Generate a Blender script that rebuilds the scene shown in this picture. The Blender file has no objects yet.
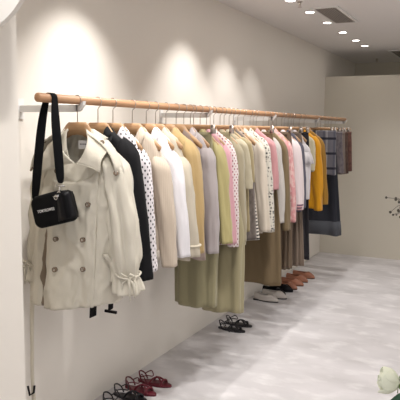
import bpy, bmesh, math, random
from mathutils import Vector, Matrix, noise
C = bpy.context.scene.collection
PI = math.pi
random.seed(7)

# ------------------------------------------------------------------ materials
def lin(c):
    return tuple(((v/255)/12.92 if v/255 <= .04045 else ((v/255+.055)/1.055)**2.4) for v in c) + (1,)
class NT:
    def __init__(s, name):
        s.m = bpy.data.materials.new(name); s.m.use_nodes = True
        s.t = s.m.node_tree; s.b = s.t.nodes['Principled BSDF']; s.tc = s.n('ShaderNodeTexCoord')
    def n(s, k, **kw):
        o = s.t.nodes.new(k)
        for a, v in kw.items(): setattr(o, a, v)
        return o
    def l(s, a, b): s.t.links.new(a, b)
    def noise(s, scale, detail=3, stretch=(1, 1, 1), coord='Object'):
        mp = s.n('ShaderNodeMapping'); mp.inputs['Scale'].default_value = stretch
        s.l(s.tc.outputs[coord], mp.inputs[0])
        t = s.n('ShaderNodeTexNoise'); t.inputs['Scale'].default_value = scale; t.inputs['Detail'].default_value = detail
        s.l(mp.outputs[0], t.inputs['Vector']); return t.outputs['Fac']
    def mix(s, fac, a, b):
        m = s.n('ShaderNodeMix', data_type='RGBA')
        if isinstance(fac, float): m.inputs[0].default_value = fac
        else: s.l(fac, m.inputs[0])
        for i, v in ((6, a), (7, b)):
            if isinstance(v, tuple): m.inputs[i].default_value = v
            else: s.l(v, m.inputs[i])
        return m.outputs[2]
    def math(s, op, a, b=0.0):
        m = s.n('ShaderNodeMath', operation=op)
        for i, v in ((0, a), (1, b)):
            if isinstance(v, (int, float)): m.inputs[i].default_value = v
            else: s.l(v, m.inputs[i])
        return m.outputs[0]
    def ramp(s, fac, p0, p1):
        r = s.n('ShaderNodeMapRange'); s.l(fac, r.inputs[0])
        r.inputs[1].default_value = p0; r.inputs[2].default_value = p1
        return r.outputs[0]
    def bump(s, h, strength=.3, dist=.002):
        b = s.n('ShaderNodeBump'); b.inputs['Strength'].default_value = strength; b.inputs['Distance'].default_value = dist
        s.l(h, b.inputs['Height']); s.l(b.outputs[0], s.b.inputs['Normal'])
def plain(name, c, rough=.6, metal=0., emit=0.):
    k = NT(name); k.b.inputs['Roughness'].default_value = rough; k.b.inputs['Metallic'].default_value = metal
    col = lin(c); dk = tuple(v*.86 for v in col[:3]) + (1,)
    k.l(k.mix(k.noise(9), dk, col), k.b.inputs['Base Color'])
    if sum(c) < 70: k.b.inputs['Specular IOR Level'].default_value = .15
    if emit:
        k.b.inputs['Emission Color'].default_value = lin(c); k.b.inputs['Emission Strength'].default_value = emit
    return k.m
_cl = {}
def cloth(c, pat=None, c2=(30, 28, 32), c3=None, rough=.85):
    key = (c, pat, c2, c3)
    if key in _cl: return _cl[key]
    k = NT('cloth'); k.b.inputs['Roughness'].default_value = rough
    k.b.inputs['Sheen Weight'].default_value = .15 if sum(c) > 300 else 0.; k.b.inputs['Specular IOR Level'].default_value = .3
    a = lin(c); base = k.mix(k.noise(30, 4, (1, 1, .3)), tuple(v*.88 for v in a[:3])+(1,), a)
    sep = k.n('ShaderNodeSeparateXYZ'); k.l(k.tc.outputs['Object'], sep.inputs[0])
    X, Y, Z = sep.outputs
    if pat in ('dots', 'fine'):
        u = k.math('ADD', X, Y); sc_ = {'dots': 29, 'fine': 62}[pat]; sm = []
        for op in ('ADD', 'SUBTRACT'):
            q = k.math('SUBTRACT', k.math('FRACT', k.math('MULTIPLY', k.math(op, u, Z), sc_)), .5); sm.append(k.math('MULTIPLY', q, q))
        f = k.ramp(k.math('ADD', sm[0], sm[1]), 0.062 if pat == 'dots' else .12, .04 if pat == 'dots' else .08)
        base = k.mix(f, base, lin(c2))
    if pat == 'flower':
        v = k.n('ShaderNodeTexVoronoi'); v.inputs['Scale'].default_value = {'dots': 44, 'fine': 80, 'flower': 48}[pat]
        v.inputs['Randomness'].default_value = .55
        k.l(k.tc.outputs['Object'], v.inputs['Vector'])
        f = k.ramp(v.outputs['Distance'], .33, .27) if pat != 'flower' else k.ramp(v.outputs['Distance'], .42, .3)
        if pat == 'flower': f = k.math('MULTIPLY', f, k.ramp(k.noise(55), .4, .5))
        base = k.mix(f, base, lin(c2))
    elif pat == 'stripes':
        w = k.math('FRACT', k.math('MULTIPLY', Z, 42)); base = k.mix(k.math('GREATER_THAN', w, .55), base, lin(c2))
    elif pat == 'pin':
        w = k.math('FRACT', k.math('MULTIPLY', k.math('ADD', X, Y), 70)); base = k.mix(k.math('MULTIPLY', k.math('GREATER_THAN', w, .7), .5), base, lin(c2))
    elif pat == 'plaid':
        xy = k.math('ADD', X, k.math('MULTIPLY', Y, .6))
        w1 = k.math('FRACT', k.math('MULTIPLY', k.math('ADD', xy, .03), 9))
        base = k.mix(k.math('MULTIPLY', k.math('LESS_THAN', w1, .22), .75), base, lin(c3))
        w1b = k.math('FRACT', k.math('MULTIPLY', k.math('ADD', xy, .055), 9))
        base = k.mix(k.math('MULTIPLY', k.math('LESS_THAN', w1b, .35), .5), base, lin((60, 62, 78)))
        w2 = k.math('FRACT', k.math('MULTIPLY', k.math('ADD', Z, .02), 6.6)); base = k.mix(k.math('MULTIPLY', k.math('LESS_THAN', w2, .16), .9), base, lin(c2))
    elif pat == 'mottle':
        base = k.mix(k.math('MULTIPLY', k.ramp(k.noise(45, 3, (1, 1, .6)), .45, .6), .75), base, lin(c2))
    k.l(base, k.b.inputs['Base Color'])
    k.bump(k.math('ADD', k.noise(260, 2), k.math('MULTIPLY', k.noise(24, 4, (1, 1, .4)), 2.)), .25, .003)
    _cl[key] = k.m; return k.m

def make_wall(name, c):
    k = NT(name); k.b.inputs['Roughness'].default_value = .9
    a = lin(c); k.l(k.mix(k.noise(1.3, 4), tuple(v*.95 for v in a[:3])+(1,), a), k.b.inputs['Base Color'])
    k.bump(k.noise(5, 5), .15, .01); return k.m
M_WALL = make_wall('wall_plaster', (234, 228, 219)); M_FAR = make_wall('far_plaster', (219, 212, 197)); M_CEIL = make_wall('ceiling_paint', (232, 228, 225))
def make_floor():
    k = NT('microcement'); k.b.inputs['Roughness'].default_value = .62
    f1 = k.ramp(k.noise(1.5, 7, (1, 2.3, 1)), .34, .7)
    f2 = k.ramp(k.noise(3.2, 10, (1.6, 2.6, 1)), .5, .72)
    base = k.mix(f1, lin((198, 194, 194)), lin((222, 218, 219)))
    base = k.mix(k.math('MULTIPLY', f2, .5), base, lin((248, 245, 245)))
    k.l(base, k.b.inputs['Base Color']); k.bump(k.noise(7, 6), .2, .006); return k.m
M_FLOOR = make_floor()
def make_wood(name, c, c2, along='y', sc=1.):
    k = NT(name); k.b.inputs['Roughness'].default_value = .45
    st = {'y': (40*sc, 2, 40*sc), 'x': (3, 30*sc, 40*sc)}[along]
    f = k.ramp(k.noise(1, 5, st), .35, .65)
    k.l(k.mix(f, lin(c), lin(c2)), k.b.inputs['Base Color']); k.bump(f, .1, .001); return k.m
M_ROD = make_wood('rail_wood', (192, 150, 114), (168, 124, 90)); M_HANG = make_wood('hanger_wood', (188, 152, 112), (162, 124, 88), 'x')
M_METAL = plain('brushed_steel', (196, 186, 178), .35, .9); M_CHROME = plain('chrome', (220, 218, 214), .2, 1.)
M_WHITE = plain('white_powder_coat', (238, 236, 233), .5); M_BLACK = plain('black_nylon', (7, 7, 10), .75)
M_GLOSS = plain('black_leather', (20, 19, 22), .3); M_DARK = plain('dark_slat', (92, 86, 80), .7)
M_LAMP = plain('lamp_glow', (255, 250, 240), .5, 0, 14.)
M_HORN = plain('horn_button', (122, 104, 88), .25); M_PALEBTN = plain('pearl_button', (226, 216, 200), .4)

# ------------------------------------------------------------------ object helpers
def empty(name, loc, label, cat, group=None):
    o = bpy.data.objects.new(name, None); C.objects.link(o); o.location = loc; o.empty_display_size = .05
    tag(o, label, cat, group); return o
def tag(o, label=None, cat=None, group=None, kind=None):
    if label: o['label'] = label
    if cat: o['category'] = cat
    if group: o['group'] = group
    if kind: o['kind'] = kind
    return o
def link(name, me, mat, parent=None, base=0., solid=0., smooth=True, sub=0):
    """me: Mesh in coordinates local to the thing's axis, z absolute; base = z of the thing's Empty"""
    o = bpy.data.objects.new(name, me); C.objects.link(o)
    if mat: me.materials.append(mat)
    if parent: o.parent = parent
    o.location = (0, 0, -base)
    if smooth:
        for p in me.polygons: p.use_smooth = True
    if solid:
        s = o.modifiers.new('thickness', 'SOLIDIFY'); s.thickness = solid; s.offset = 0
    if sub:
        s = o.modifiers.new('sub', 'SUBSURF'); s.levels = sub; s.render_levels = sub
    return o
def mesh(name, verts, faces):
    me = bpy.data.meshes.new(name); me.from_pydata([tuple(v) for v in verts], [], faces); me.update(); return me
def grid(rows, closed=True, cap0=False, cap1=False):
    n = len(rows[0]); vs = [v for r in rows for v in r]; fs = []
    for i in range(len(rows)-1):
        for j in range(n if closed else n-1):
            k = (j+1) % n
            fs.append((i*n+j, i*n+k, (i+1)*n+k, (i+1)*n+j))
    if cap0: fs.append(tuple(range(n))[::-1])
    if cap1: fs.append(tuple(range((len(rows)-1)*n, len(rows)*n)))
    return vs, fs
def gridmesh(name, rows, **kw): return mesh(name, *grid(rows, **kw))
class Bag:                       # several shapes gathered into one part's mesh
    def __init__(s): s.v = []; s.f = []
    def add(s, vs, fs):
        o = len(s.v); s.v += [tuple(v) for v in vs]; s.f += [tuple(i+o for i in f) for f in fs]; return s
    def box(s, a, b):
        x0, y0, z0 = a; x1, y1, z1 = b
        v = [(x, y, z) for x in (x0, x1) for y in (y0, y1) for z in (z0, z1)]
        return s.add(v, [(0, 1, 3, 2), (4, 6, 7, 5), (0, 4, 5, 1), (2, 3, 7, 6), (0, 2, 6, 4), (1, 5, 7, 3)])
    def tube(s, pts, r, n=8, caps=True):
        pts = [Vector(p) for p in pts]; rows = []
        rr = r if isinstance(r, (list, tuple)) else [r]*len(pts)
        up = Vector((.13, .27, .95)).normalized()
        for i, p in enumerate(pts):
            d = (pts[min(i+1, len(pts)-1)] - pts[max(i-1, 0)]).normalized()
            a = d.cross(up)
            if a.length < .1: a = d.cross(Vector((1, 0, 0)))
            a.normalize(); b = d.cross(a).normalized(); up = b if False else up
            if rows and i: 
                pass
            rows.append([p + (a*math.cos(t) + b*math.sin(t))*rr[i] for t in [2*PI*q/n for q in range(n)]])
        return s.add(*grid(rows, cap0=caps, cap1=caps))
    def disc(s, c, nrm, r, h, n=14, bev=.25):
        nrm = Vector(nrm).normalized(); a = nrm.orthogonal().normalized(); b = nrm.cross(a); c = Vector(c)
        rows = [[c + nrm*z + (a*math.cos(2*PI*q/n) + b*math.sin(2*PI*q/n))*rad for q in range(n)] for z, rad in ((0, r), (h*(1-bev), r), (h, r*(1-bev)))]
        return s.add(*grid(rows, cap0=True, cap1=True))
    def mesh(s, name):
        me = mesh(name, s.v, s.f); bm = bmesh.new(); bm.from_mesh(me); bmesh.ops.recalc_face_normals(bm, faces=bm.faces); bm.to_mesh(me); bm.free(); return me
def struct(name, bag, mat, smooth=False):
    o = link(name, bag.mesh(name), mat, smooth=smooth); return tag(o, kind='structure')
def bevel(o, w=.003, seg=2):
    b = o.modifiers.new('bevel', 'BEVEL'); b.width = w; b.segments = seg; b.limit_method = 'ANGLE'; return o
def lathe(prof, n=28, axis=(0, 0)):
    return [[(axis[0]+r*math.cos(2*PI*q/n), axis[1]+r*math.sin(2*PI*q/n), z) for q in range(n)] for r, z in prof]

# ------------------------------------------------------------------ room
WX, FARY, CEIL, PART = -2.07, 7.67, 2.592, 2.262
struct('floor', Bag().box((-3.2, -3.5, -.12), (4.2, 9.7, 0)), M_FLOOR)
struct('ceiling', Bag().box((-3.2, -3.5, CEIL), (4.2, 9.7, CEIL+.12)), M_CEIL)
struct('wall_left', Bag().box((WX-.15, 1.5, 0), (WX, 9.7, CEIL)), M_WALL)
struct('wall_far', Bag().box((WX, FARY, 0), (4.2, FARY+.12, PART)), M_FAR)
struct('wall_back_room', Bag().box((WX, 9.35, 0), (4.2, 9.5, CEIL)), M_FAR)
struct('wall_right', Bag().box((4.05, -3.5, 0), (4.2, 9.7, CEIL)), M_WALL)
struct('wall_pier', Bag().box((-3.2, 1.52, 0), (-1.645, 1.75, CEIL)), M_WALL)
def bulkhead():
    # rounded corner of the dropped arch panel in front of the pier
    pts = [(-3.2, 1.86), (-1.72, 1.86), (-1.60, 1.885), (-1.479, 1.930), (-1.443, 1.951), (-1.417, 1.971), (-1.391, 1.997), (-1.36, 2.04), (-1.34, 2.09), (-1.33, 2.16), (-1.33, CEIL), (-3.2, CEIL)]
    n = len(pts); v = [(x, 1.5, z) for x, z in pts] + [(x, 1.52, z) for x, z in pts]
    f = [tuple(range(n)), tuple(range(n, 2*n))[::-1]] + [(i, (i+1) % n, n+(i+1) % n, n+i) for i in range(n)]
    b = Bag(); b.add(v, f); struct('trim_arch', b, M_WALL)
bulkhead()

# ceiling fittings
LX = -1.54
# x, y, power, aim, cone
DLS = [(LX, 1.3, 6, (-.1, 0), 90), (LX, 2.0, 6, (-.1, 0), 90), (LX, 2.62, 42, (-.36, 0), 78), (LX, 3.86, 34, (-.36, 0), 76),
       (LX, 4.62, 26, (-.36, -.08), 72), (LX, 5.14, 12, (-.34, 0), 68), (LX, 5.7, 20, (.26, 0), 84), (LX, 6.32, 21, (.26, 0), 84), (LX, 6.94, 15, (.26, 0), 84), (LX, 7.42, 4, (.2, -.3), 80),
       (-1.0, .4, 2, (-.25, .55), 80), (-1.0, 1.3, 25, (-.22, .15), 95), (-1.0, 2.3, 34, (-.15, .1), 105), (-1.0, 3.3, 34, (-.12, .05), 105), (-1.0, 4.3, 34, (-.1, .05), 105)]  # row at the aisle is added out of frame as fill light
for i, (lx, y, pw, aim, cone) in enumerate(DLS):
    where = {4: 'at the top edge, the nearest of the row', 5: 'just left of the air vent', 6: 'beside the middle of the air vent', 7: 'just beyond the far end of the air vent', 8: 'second from the far end of the row', 9: 'farthest one of the row'}.get(i)
    lab = 'small round recessed ceiling downlight, ' + (where or ('overhead before the row enters the picture' if i < 10 else 'in the added fill row out over the aisle'))
    r = empty('downlight', (lx, y, CEIL-.004), lab, 'ceiling light', 'recessed downlights above the clothes rail' if i < 10 else 'added fill row of downlights out of the frame')
    o = link('trim_ring', gridmesh('ring', lathe([(.036, 0), (.048, -.004), (.05, .004), (.036, .004)])), M_WHITE, r); o.location = (0, 0, 0)
    b = Bag(); b.add(*grid(lathe([(.036, 0), (.036, .003)], 20), cap0=True, cap1=True))
    o = link('lamp_lens', b.mesh('lens'), M_LAMP, r); o.location = (0, 0, 0)
    li = bpy.data.lights.new('spot', 'SPOT'); li.spot_size = math.radians(cone); li.spot_blend = .9
    li.energy = pw; li.color = (1, .972, .945); li.shadow_soft_size = .022
    lo = bpy.data.objects.new('downlight_beam', li); C.objects.link(lo); lo.location = (lx, y, CEIL-.02)
    lo.rotation_euler = Vector((aim[0], aim[1], -1)).to_track_quat('-Z', 'Y').to_euler()
def room_fill(x, y, e, sx=.6, sy=.6, col=(1, .985, .97)):  # unseen area light added as soft fill, without a fixture
    li = bpy.data.lights.new('fill_lamp', 'AREA'); li.shape = 'RECTANGLE'; li.size = sx; li.size_y = sy; li.energy = e; li.color = col
    lo = bpy.data.objects.new('ceiling_fill', li); C.objects.link(lo); lo.location = (x, y, CEIL-.03)
for x, y, e in ((.6, 3.0, 5), (.6, 5.4, 7), (2.0, 1.2, 12), (2.4, 4.4, 15), (.9, .2, 4), (.5, 8.5, 5)): room_fill(x, y, e)  # last one is added to brighten the back room

def vent(cx, cy, w, l, label):
    r = empty('ceiling_vent', (cx, cy, CEIL), label, 'air vent', 'ceiling air vents')
    f = Bag(); t = .028
    for a, b in (((-w/2, -l/2, -.01), (w/2, -l/2+t, 0)), ((-w/2, l/2-t, -.01), (w/2, l/2, 0)), ((-w/2, -l/2+t, -.01), (-w/2+t, l/2-t, 0)), ((w/2-t, -l/2+t, -.01), (w/2, l/2-t, 0))): f.box(a, b)
    link('frame', f.mesh('frame'), M_WHITE, r, smooth=False)
    b = Bag().box((-w/2+t, -l/2+t, -.0015), (w/2-t, l/2-t, 0)); link('backing', b.mesh('backing'), M_DARK, r, smooth=False)
    n = 9
    for q in range(n):
        x = -w/2+t+(w-2*t)*(q+.5)/n; s = Bag().box((x-.004, -l/2+t, -.009), (x+.004, l/2-t, -.0015)); link('slat', s.mesh('slat'), plain_slat, r, smooth=False)
plain_slat = plain('vent_slat', (168, 160, 152), .6)
vent(-1.375, 5.37, .235, .80, 'long white ceiling air vent with dark slats beside the downlights')
vent(-1.22, 8.35, .30, .75, 'dark ceiling air vent beyond the far partition at the right edge')
def sprinkler(x, y, label):
    r = empty('sprinkler', (x, y, CEIL), label, 'sprinkler', 'ceiling sprinklers')
    b = Bag().tube([(0, 0, 0), (0, 0, -.03)], .01); b.disc((0, 0, 0), (0, 0, -1), .022, .006); link('stem', b.mesh('stem'), M_METAL, r)
    b = Bag().disc((0, 0, -.042), (0, 0, -1), .017, .003); b.tube([(0, 0, -.028), (.01, 0, -.035), (0, 0, -.043)], .0025, 6); b.tube([(0, 0, -.028), (-.01, 0, -.035), (0, 0, -.043)], .0025, 6)
    link('deflector', b.mesh('deflector'), M_METAL, r)
sprinkler(-1.49, 4.70, 'small dark ceiling sprinkler near the top edge before the air vent')
sprinkler(-1.66, 8.85, 'small dark sprinkler above the far partition')

# ------------------------------------------------------------------ rail
XR, ZR, RR = -1.72, 1.720, .019
rail = empty('clothes_rail', (XR, 1.955, ZR), 'long round pale wooden clothes rail on white wall brackets', 'clothes rail')
b = Bag(); rows = []
for y, r in ((-.018, .006), (-.017, .014), (-.012, RR), (5.38, RR), (5.383, RR*.8)):
    rows.append([(r*math.cos(2*PI*q/28), y, r*math.sin(2*PI*q/28)) for q in range(28)])
b.add(*grid(rows, cap0=True, cap1=True)); link('pole', b.mesh('pole'), M_ROD, rail)
rail.children[0].location = (0, 0, 0)
def bracket(y, near=False):
    bb = Bag(); w = .009
    # flat arm from the wall to under the rail, with an upturned cradle at its end
    bb.box((WX-XR, y-1.955-w, -.052), (.0, y-1.955+w, -.021))
    out = [(-.012, -.052), (.010, -.045), (.027, -.022), (.030, -.004), (.024, -.004), (.019, -.012), (.0, -.021), (-.012, -.021)]
    n = len(out); v = [(x, y-1.955-w, z) for x, z in out] + [(x, y-1.955+w, z) for x, z in out]
    bb.add(v, [tuple(range(n)), tuple(range(n, 2*n))[::-1]] + [(i, (i+1) % n, n+(i+1) % n, n+i) for i in range(n)])
    bb.box((WX-XR, y-1.955-.02, -.085), (WX-XR+.006, y-1.955+.02, .012))
    o = link('bracket', bb.mesh('bracket'), M_WHITE, rail, smooth=False); o.location = (0, 0, 0); o['label'] = 'white metal wall bracket'
for y in (2.215, 3.545, 4.78, 6.10, 7.30): bracket(y)

# ------------------------------------------------------------------ hangers
def hook_pts():
    pts = [(0, 0, 1.618), (0, 0, 1.685), (.004, 0, 1.692), (.016, 0, 1.700)]
    for a in range(-25, 196, 15):
        t = math.radians(a); pts.append((.0215*math.cos(t), 0, ZR+.0215*math.sin(t)))
    return pts
_hb = Bag().tube(hook_pts(), .0021, 6).mesh('hook')
def hanger_mesh():
    up = [(0, 1.622), (.044, 1.622), (.058, 1.612), (.085, 1.578), (.12, 1.552), (.15, 1.530), (.178, 1.505)]
    lo = [(0, 1.566), (.03, 1.563), (.052, 1.552), (.085, 1.535), (.12, 1.514), (.15, 1.495), (.172, 1.482)]
    rows = []
    for sgn in (-1, 1):
        R_ = []
        for (xu, zu), (xl, zl) in zip(up, lo):
            h = .0075; yb = -.012*(xu/.178)**2
            R_.append([(sgn*xu, yb-h*.6, zu), (sgn*xu, yb+h*.6, zu), (sgn*(xu+xl)/2, yb+h, (zu+zl)/2), (sgn*xl, yb+h*.6, zl), (sgn*xl, yb-h*.6, zl), (sgn*(xu+xl)/2, yb-h, (zu+zl)/2)])
        rows += R_[::-1] if sgn < 0 else R_[1:]
    b = Bag(); b.add(*grid(rows, cap0=True, cap1=True)); return b.mesh('bar')
_bar = hanger_mesh()
def clip_bar():
    b = Bag()
    rows = [[(x, .007*math.cos(t), 1.606+h*math.sin(t)) for t in [2*PI*q/10 for q in range(10)]] for x, h in ((-.175, .009), (-.17, .012), (-.03, .013), (0, .016), (.03, .013), (.17, .012), (.175, .009))]
    b.add(*grid(rows, cap0=True, cap1=True)); return b.mesh('bar')
_cbar = clip_bar()
def clip_mesh(s):
    b = Bag(); b.box((s*.155-.014, -.010, 1.568), (s*.155+.014, -.004, 1.618)); b.box((s*.155-.014, .004, 1.568), (s*.155+.014, .010, 1.618)); b.box((s*.155-.008, -.011, 1.612), (s*.155+.008, .011, 1.622)); return b.mesh('clip')
_clips = [clip_mesh(-1), clip_mesh(1)]
_mh = []
def hanger(y, carried, kind='shoulder', rz=0.):
    lab = ('curved pale wood hanger holding the ' if kind == 'shoulder' else 'straight wood hanger with clips holding the ') + carried
    r = empty('coat_hanger' if kind == 'shoulder' else 'clip_hanger', (XR, y, 1.56), lab, 'hanger', 'wooden hangers on the rail')
    o = link('hook', _hb, None if _mh else M_METAL, r, 1.56); _mh.append(1)
    me = _bar if kind == 'shoulder' else _cbar
    link('shoulder_bar' if kind == 'shoulder' else 'cross_bar', me, None if me.materials else M_HANG, r, 1.56)
    if kind != 'shoulder':
        for c in _clips: link('clip', c, None if c.materials else M_METAL, r, 1.56)
    r.rotation_euler.z = rz
    return r

# ------------------------------------------------------------------ garments
def interp(prof, s):
    if s <= prof[0][0]: return prof[0][1:]
    for a, b in zip(prof, prof[1:]):
        if s <= b[0]:
            t = (s-a[0])/(b[0]-a[0]); t2 = t*t*(3-2*t) if False else t
            return tuple(a[i]+(b[i]-a[i])*t2 for i in range(1, len(a)))
    return prof[-1][1:]
def sgnpow(v, p): return math.copysign(abs(v)**p, v)
class Body:
    """hollow torso hanging from a hanger: zn neck height, hem, prof = (drop, half width, half depth)"""
    def __init__(s, zn, hem, prof, vd=.10, vp=3, fold=.008, nf=9, seed=0, yc=0., tilt=0., asym=0.):
        s.__dict__.update(locals())
    ridge = 0.; lean = 0.
    def pt(s, th, t, off=0.):
        s_len = s.zn-s.hem; drop = t*s_len
        hw, hd = interp(s.prof, drop)
        zt = s.zn - s.vd*max(0, -math.sin(th))**s.vp
        z = s.hem + (s.zn-drop-s.hem)*(zt-s.hem)/(s.zn-s.hem)
        k = min(1., max(0., (drop-.12)/.5))
        w = math.sin(s.nf*th+s.seed*1.7+.8*math.sin(2*th+s.seed)) * s.fold*k
        w += noise.noise(Vector((math.cos(th)*2.2+s.seed*3.1, math.sin(th)*2.2, z*1.8)))*s.fold*1.1*min(1, drop/.12)
        w += noise.noise(Vector((math.cos(th)*5+s.seed, math.sin(th)*5, z*7+math.cos(th)*5)))*s.fold*.45*min(1, drop/.1)
        if s.ridge:
            q = Vector((math.cos(th)*3.2+z*2.4, math.sin(th)*2, z*5.5-math.cos(th)*2)); a_ = 1-abs(noise.noise(q))*2.2
            q2 = Vector((math.cos(th)*6-z*4, 7.3, z*9+math.cos(th)*4)); b_ = 1-abs(noise.noise(q2))*2.2
            w += (max(0, a_)**3*.9+max(0, b_)**3*.5)*s.ridge*min(1, drop/.15)
        ww = min(w, hd*.45)
        x = (hw+w*.5+off)*sgnpow(math.cos(th), .85); y = s.yc+(hd+ww+off)*sgnpow(math.sin(th), .8)
        z += s.tilt*x*t + .006*math.sin(3*th+s.seed)*max(0, t-.8)*5
        return Vector((x+s.lean*t, y, z))
    def mesh(s, n=72, m=44):
        ts = [(i/m)**1.25 for i in range(m+1)]
        return gridmesh('body', [[s.pt(2*PI*j/n, t) for j in range(n)] for t in ts])
def collar(B, w=.045, pt_=.03, rise=.012, gap=18, n=44, flat=.012):
    """turned-down collar: from front right round the back to front left"""
    rows = []; a0 = -90+gap; 
    ths = [math.radians(a0+(360-2*gap)*i/n) for i in range(n+1)]
    for k in range(5):
        row = []
        for th in ths:
            fr = max(0, -math.sin(th))**3
            base = B.pt(th, .0); out = Vector((math.cos(th), math.sin(th)*.5, 0))
            if k == 0: p = base + out*-.001 + Vector((0, 0, -.004))
            elif k == 1: p = base + out*.0 + Vector((0, 0, rise))
            else:
                u = (k-1)/3
                ww = w+pt_*fr*1.2
                q = B.pt(th, min(.6, (ww*u*.9)/(B.zn-B.hem)), .0)
                lateral = Vector((sgnpow(math.cos(th), 1)*ww*u*.75, 0, 0))
                p = Vector((base.x+lateral.x, min(q.y, base.y)-flat if math.sin(th) < .15 else q.y+flat*.7, base.z+rise*(1-u)-ww*u*(.75+.5*fr)))
                if abs(math.sin(th)) < .5: # over the shoulder: lie on the slope
                    q2 = B.pt(th, min(.6, (ww*u)/(B.zn-B.hem))); p.y = base.y+(q2.y-base.y)*.5 + (-flat if math.sin(th) < 0 else flat)*abs(math.sin(th))*2
            row.append(p)
        rows.append(row)
    return gridmesh('collar', rows, closed=False)
def lapel(B, s, top, bot, w, notch=.35):
    """flat lapel lying on the front edge"""
    rows = []
    for k in range(9):
        u = k/8; z = top+(bot-top)*u
        xin = s*(.052*(1-u)+.002); ww = w*(1-u)**.7*(1 if u > notch*.5 else .8+u) + .004
        yf = B.pt(-PI/2+s*.5, (B.zn-z)/(B.zn-B.hem)).y
        rows.append([(xin, yf-.004, z), (xin+s*ww*.5, yf-.009, z-.004), (xin+s*ww, yf-.006, z+ww*.35)])
    return gridmesh('lapel', rows, closed=False)
def sleeve(s, x0, z0, x1, z1, rx=(.04, .034), ry=(.05, .04), y1=0., fold=.005, seed=0, n=28, m=34, bulge=.3, top=.6):
    rows = []
    for i in range(m+1):
        t = i/m; z = z0+(z1-z0)*t; cap = min(1., math.sqrt(max(0, t/.10))) if t < .10 else 1.
        cap = .15+.85*cap
        a = rx[0]+(rx[1]-rx[0])*t; b = ry[0]+(ry[1]-ry[0])*t
        a += bulge*.02*math.sin(PI*t); cx = x0+(x1-x0)*(t**.8); cy = y1*t*t
        row = []
        for j in range(n):
            th = 2*PI*j/n
            w = noise.noise(Vector((math.cos(th)*1.6+seed*2.3, math.sin(th)*1.6+s, z*2.2)))*fold*2.2 + noise.noise(Vector((math.cos(th)*3.2+seed, math.sin(th)*3.2, z*7)))*fold*1.1
            q_ = Vector((math.cos(th)*1.7+seed*1.9+z*1.2, math.sin(th)*1.9, z*2.3)); w += max(0, 1-abs(noise.noise(q_))*2.4)**3*fold*1.1
            w *= min(1, t/.08)
            row.append((s*(cx+(a*cap+w)*math.cos(th)), cy+(b*cap+w)*math.sin(th), z+.3*s*0+a*cap*math.cos(th)*-.35*(1-t)))
        rows.append(row)
    return gridmesh('sleeve', rows, cap0=True)
def band_mesh(rows_fn): return rows_fn
def cuff(s, x, z, h, rx, ry, y=0., seed=0):
    rows = []
    for i in range(4):
        rows.append([(s*(x+(rx+.0035)*math.cos(2*PI*j/24)), y+(ry+.0035)*math.sin(2*PI*j/24), z-.002+h*i/3) for j in range(24)])
    return gridmesh('cuff', rows)

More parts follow.
